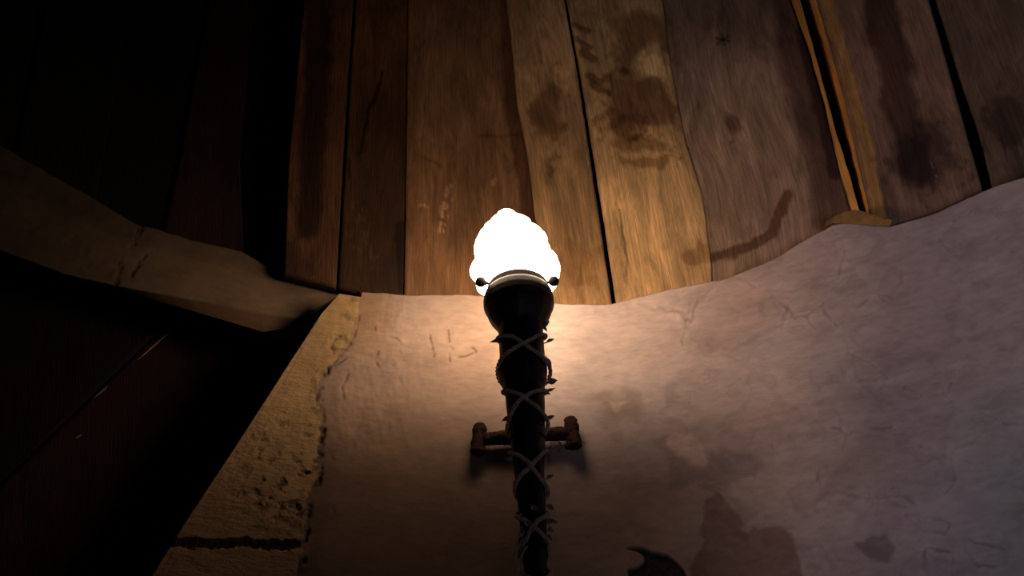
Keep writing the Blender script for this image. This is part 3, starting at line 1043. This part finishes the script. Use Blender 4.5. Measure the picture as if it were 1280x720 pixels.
def petals(py, a):
    k = sstep(360, 350, np.array(float(py)))
    tw = (370 - py) * 0.012
    lob = abs(math.sin(4.5 * (a + tw) + .9 + 1.1 * math.floor((py - 263) / 10.5))) ** .55
    fine = math.sin(9 * (a + tw * 1.6) + py * .35)
    swirl = math.sin(2 * a + py * .06 + 1.0)
    return 1 + float(k) * (.10 * (lob - .7) + .022 * fine + .012 * swirl)


V_, F_ = lathe(pf, 96, petals)
Vn = []
for v in V_:
    # lean the upper tiers slightly as in the casting
    h = (v - axis_pt(360)).dot(AX)
    k = max(0, h)
    Vn.append(v + U * (-0.018 * k / .25))
V_ = Vn
flame = tpart('flame_shade', V_, F_, M_GLASS, label='glowing white frosted glass flame'); fixn(flame.data)

# ------------------------------------------------------------------ bark-covered bracket pinned to the wall
def wp(px, py, off):
    return Vector([float(q) for q in on_drum(px, py, R - off)])


rs = random.Random(5)


def log(p0, p1, r, sd, seg=22, n_=26):
    pts, rr = [], []
    for i in range(n_):
        t = i / (n_ - 1)
        pts.append(p0.lerp(p1, t))
        e = min(t, 1 - t)
        rr.append(r * (1 + .06 * math.sin(t * 9 + sd) + .05 * math.sin(t * 23 + sd * 2)) * (min(1, .86 + e * 3)))
    return tube(pts, rr, seg, noise=.22, sd=sd)


pegs = []
def peg_pts(tx, ty, bx, by, off):
    t_ = wp(tx, ty, off)
    lo_ = wp(bx, by, off)
    return t_, lo_


# round-ended upright pegs: rounded at the head, sawn at the foot
def peg(tx, ty, bx, by, r, sd):
    a_, b_ = peg_pts(tx, ty, bx, by, r + .012)
    n_ = 26
    pts, rr = [], []
    for i in range(n_):
        t = i / (n_ - 1)
        pts.append(a_.lerp(b_, t))
        head = math.sqrt(max(0.02, 1 - max(0, (.16 - t) / .16) ** 2))
        rr.append(r * head * (1 + .05 * math.sin(t * 17 + sd)) * (1.0 + .12 * max(0, t - .75) * 4))
    return tube(pts, rr, 24, noise=.22, sd=sd)


b1 = tpart('bracket_peg', *peg(600.5, 529, 597, 566, .0185, 3), M_BARK); fixn(b1.data)
b2 = tpart('bracket_peg', *peg(712.5, 521, 718, 558, .0185, 8), M_BARK); fixn(b2.data)
# frayed cross bar
A_, B_ = wp(604, 549, .032), wp(714, 541, .032)
bar = log(A_, B_, .0185, 4, n_=50)
fr = []
for i in range(46):
    side_ = rs.choice([0, 1, 1])
    c0 = wp(rs.uniform(602, 632), rs.uniform(540, 556), rs.uniform(.02, .05)) if side_ == 0 else wp(rs.uniform(688, 727), rs.uniform(548, 562), rs.uniform(.012, .05))
    dv = Vector((rs.uniform(-.012, .014), rs.uniform(-.01, .006), rs.uniform(-.014, .008)))
    fr.append(tube([c0, c0 + dv * .5 + Vector((0, 0, rs.uniform(-.002, .003))), c0 + dv], [.0011, .0008, .0003], 5))
bo = tpart('bracket_bar', *merge(bar, *fr), M_BARK); fixn(bo.data)
# stub of iron that carries the pole off the bar
pc = axis_pt(545)
bm_ = wp(661, 548, .03)
so = tpart('bracket_arm', *tube([bm_, bm_.lerp(pc, .5), pc], .014, 20), M_IRON); fixn(so.data)
rg_c = axis_pt(545)
V_, F_ = lathe(prof_interp([(550, 21.5), (550, 23.4), (541, 23.8), (541, 22)], 14), 48)
o = tpart('bracket_clip', V_, F_, M_IRON); fixn(o.data)

# ------------------------------------------------------------------ vine wound round the pole
vine = bpy.data.objects.new('vine_garland', None)
COL.objects.link(vine)
vine.location = BOT
vine['label'] = 'twisted dry vine with small leaves criss-crossing around the torch pole'
vine['category'] = 'garland'


def vpart(name, V, Fc, mat):
    me = raw_mesh(name, V, Fc)
    me.transform(vine.matrix_basis.inverted())
    fixn(me)
    return link(name, me, mat, vine)


SH = sorted(shaft, key=lambda p: p[0])


def half(py):
    return float(np.interp(py, [p[0] for p in SH], [p[1] for p in SH]))


def around(py, ang, lift=.004):
    """ang 0 = facing the room, positive to the right; py names the height on the axis"""
    c = axis_pt(py)
    r = rad(py, half(py)) * 1.01 + lift
    return c + W * (r * math.cos(ang)) + U * (r * math.sin(ang))


# crossings at the front (heights on the axis; the front surface shows a little higher up)
CR = [372, 446, 509, 591, 666, 740]


def ang_of(py):
    k = np.interp(py, CR, np.arange(len(CR)) * 2 * math.pi)
    # linger across the front so that the X is open and the sides are quick
    return k - .42 * np.sin(k)


def strand(sign, py0, py1, ph, n_=1100):
    c = []
    for i in range(n_):
        py = py0 + (py1 - py0) * i / (n_ - 1)
        a = sign * float(ang_of(py)) + 0.10 * math.sin(py * .13 + ph)
        c.append(around(py, a, .0042 + .002 * math.sin(py * .21 + ph * 2)))
    return c


def twist(center, r, tw, ph, seg=7, thick=.0023, sd=0):
    out = []
    n_ = len(center)
    prev = None
    for i, p in enumerate(center):
        t = (center[min(i + 1, n_ - 1)] - center[max(i - 1, 0)]).normalized()
        a = t.orthogonal().normalized() if prev is None else (prev - t * prev.dot(t)).normalized()
        prev = a
        b_ = t.cross(a)
        an = i * tw + ph
        out.append(p + (a * math.cos(an) + b_ * math.sin(an)) * r)
    return tube(out, [thick * (1 + .25 * math.sin(i * .3 + ph)) for i in range(n_)], seg, noise=.25, sd=sd)


for sg, y0, y1, ph in ((-1, 406, 770, .3), (1, 419, 770, 1.7)):
    c = strand(sg, y0, y1, ph)
    vpart('stem', *merge(*[twist(c, .0031, .46, k * 2.094, thick=.0021, sd=k) for k in range(3)]), M_VINE)


def leaf(base, d, up, L, wd, curl=.5, folded=.6):
    d = d.normalized(); sd_ = d.cross(up).normalized(); nrm = sd_.cross(d).normalized()
    V, Fc = [], []
    n_, m_ = 12, 7
    for i in range(n_ + 1):
        t = i / n_
        w_ = wd * math.sin(math.pi * min(1, t ** .8)) * (1 - .15 * t) + .0004
        for k in range(m_):
            s = -1 + 2 * k / (m_ - 1)
            z_ = abs(s) * w_ * folded + curl * L * (t * t) * .35
            V.append(base + d * (L * t) + sd_ * (s * w_ * .5) + nrm * z_)
    for i in range(n_):
        for k in range(m_ - 1):
            a = i * m_ + k
            Fc.append((a, a + 1, a + m_ + 1, a + m_))
    st = tube([base - d * .006, base, base + d * L * .5], [.0013, .0013, .0006], 6)
    return merge((V, Fc), st)


def screen_pt(px, py, like):
    """a point in space at the depth of the pole there, for the leaf tips"""
    d_ = depth(axis_pt(like)) / F
    r = ray(px, py)
    return Vector((float(r[0]) * d_, float(r[1]) * d_, float(r[2]) * d_ + EYE))


LV = [((636, 452), (622, 452), .012), ((683, 428), (693, 424), .010), ((640, 478), (628, 481), .012), ((636, 521), (627, 527), .010), ((683, 524), (693, 520), .010),
      ((650, 600), (640, 606), .011), ((683, 598), (692, 594), .010), ((651, 625), (642, 622), .009), ((684, 632), (693, 638), .011), ((684, 662), (692, 664), .012), ((632, 424), (612, 428), .012), ((633, 428), (624, 434), .007), ((677, 411), (687, 402), .011), ((679, 409), (684, 415), .009), ((632, 456), (621, 466), .014),
      ((634, 470), (640, 452), .010), ((684, 478), (697, 476), .016), ((681, 490), (694, 486), .008), ((682, 491), (688, 493), .008),
      ((683, 447), (687, 470), .013), ((637, 503), (633, 511), .011), ((637, 509), (641, 505), .009), ((634, 493), (632, 497), .010),
      ((645, 577), (630, 574), .013), ((682, 568), (688, 578), .013), ((684, 582), (686, 572), .010), ((647, 583), (644, 590), .010),
      ((683, 611), (686, 622), .008), ((684, 649), (698, 653), .009), ((682, 651), (687, 656), .009), ((653, 649), (645, 650), .005),
      ((681, 672), (690, 677), .015), ((683, 680), (687, 684), .012), ((682, 690), (685, 700), .010), ((654, 671), (649, 685), .013),
      ((655, 690), (650, 704), .012), ((660, 700), (654, 715), .013), ((668, 662), (660, 672), .012), ((664, 640), (672, 648), .012),
      ((656, 660), (664, 668), .012)]
for i, (b0, b1_, wd) in enumerate(LV):
    p0 = screen_pt(b0[0], b0[1], b0[1]); p1 = screen_pt(b1_[0], b1_[1], b1_[1])
    if b0[0] in (668, 664, 656):       # leaves lying on the face of the pole
        p0 += W * (rad(b0[1], half(b0[1])) + .006); p1 += W * (rad(b0[1], half(b0[1])) + .009)
    d = p1 - p0
    upv = Vector((rs.uniform(-.4, .4), -1, -.3 + rs.uniform(-.3, .3)))
    vpart('leaf', *leaf(p0, d, upv, d.length, wd, rs.uniform(.1, .5), rs.uniform(.25, .7)), M_LEAF)

# loose tendrils trailing at the lower left
for i, pts in enumerate([[(655, 655), (648, 672), (643, 690), (640, 712), (641, 745)], [(656, 664), (650, 684), (642, 700), (637, 722), (635, 748)],
                         [(652, 672), (655, 690), (652, 708), (658, 730)], [(652, 650), (645, 652), (641, 650)], [(660, 690), (652, 700), (648, 720), (650, 746)],
                         [(636, 694), (632, 692), (625, 694)]]):
    P3 = [screen_pt(x, y, y) + W * (.012 + .006 * i) for x, y in pts]
    # smooth the polyline
    cs = []
    for k in range(len(P3) - 1):
        a0_, a1_ = P3[max(k - 1, 0)], P3[k]
        a2_, a3_ = P3[k + 1], P3[min(k + 2, len(P3) - 1)]
        for q in range(8):
            t = q / 8
            cs.append(.5 * ((2 * a1_) + (a2_ - a0_) * t + (2 * a0_ - 5 * a1_ + 4 * a2_ - a3_) * t * t + (-a0_ + 3 * a1_ - 3 * a2_ + a3_) * t ** 3))
    cs.append(P3[-1])
    vpart('tendril', *tube(cs, [.0017 * (1 - .5 * j / len(cs)) for j in range(len(cs))], 7, noise=.2, sd=i), M_VINE)

# ------------------------------------------------------------------ light
w = bpy.data.worlds.new('night'); SC.world = w; w.use_nodes = True
w.node_tree.nodes['Background'].inputs[0].default_value = (0.5, 0.42, 0.5, 1)
w.node_tree.nodes['Background'].inputs[1].default_value = 0.002


def area(name, loc, target, size, power, color, spread=180):
    l = bpy.data.lights.new(name, 'AREA'); l.size = size; l.energy = power; l.color = color; l.spread = math.radians(spread)
    o_ = bpy.data.objects.new(name, l); COL.objects.link(o_)
    o_.location = loc
    o_.rotation_euler = (Vector(target) - Vector(loc)).to_track_quat('-Z', 'Y').to_euler()
    return o_


area('cool_fill', (0.8, -1.4, 0.7), (1.8, 0.9, 2.6), 0.8, 5.0, (0.84, 0.8, 1.0), 70)  # cool fill from low right behind the camera; its source is unseen

# ------------------------------------------------------------------ camera
cd = bpy.data.cameras.new('camera')
cd.sensor_width = 36; cd.lens = F * 36 / 1280; cd.clip_start = 0.02
co = bpy.data.objects.new('camera', cd); COL.objects.link(co)
co.location = (0, 0, EYE); co.rotation_euler = (math.pi / 2 + TH, 0, 0)
SC.camera = co
SC.view_settings.view_transform = 'Standard'
SC.view_settings.look = 'None'
SC.view_settings.exposure = 0.45
SC.view_settings.gamma = 0.95
SC.cycles.max_bounces = 6
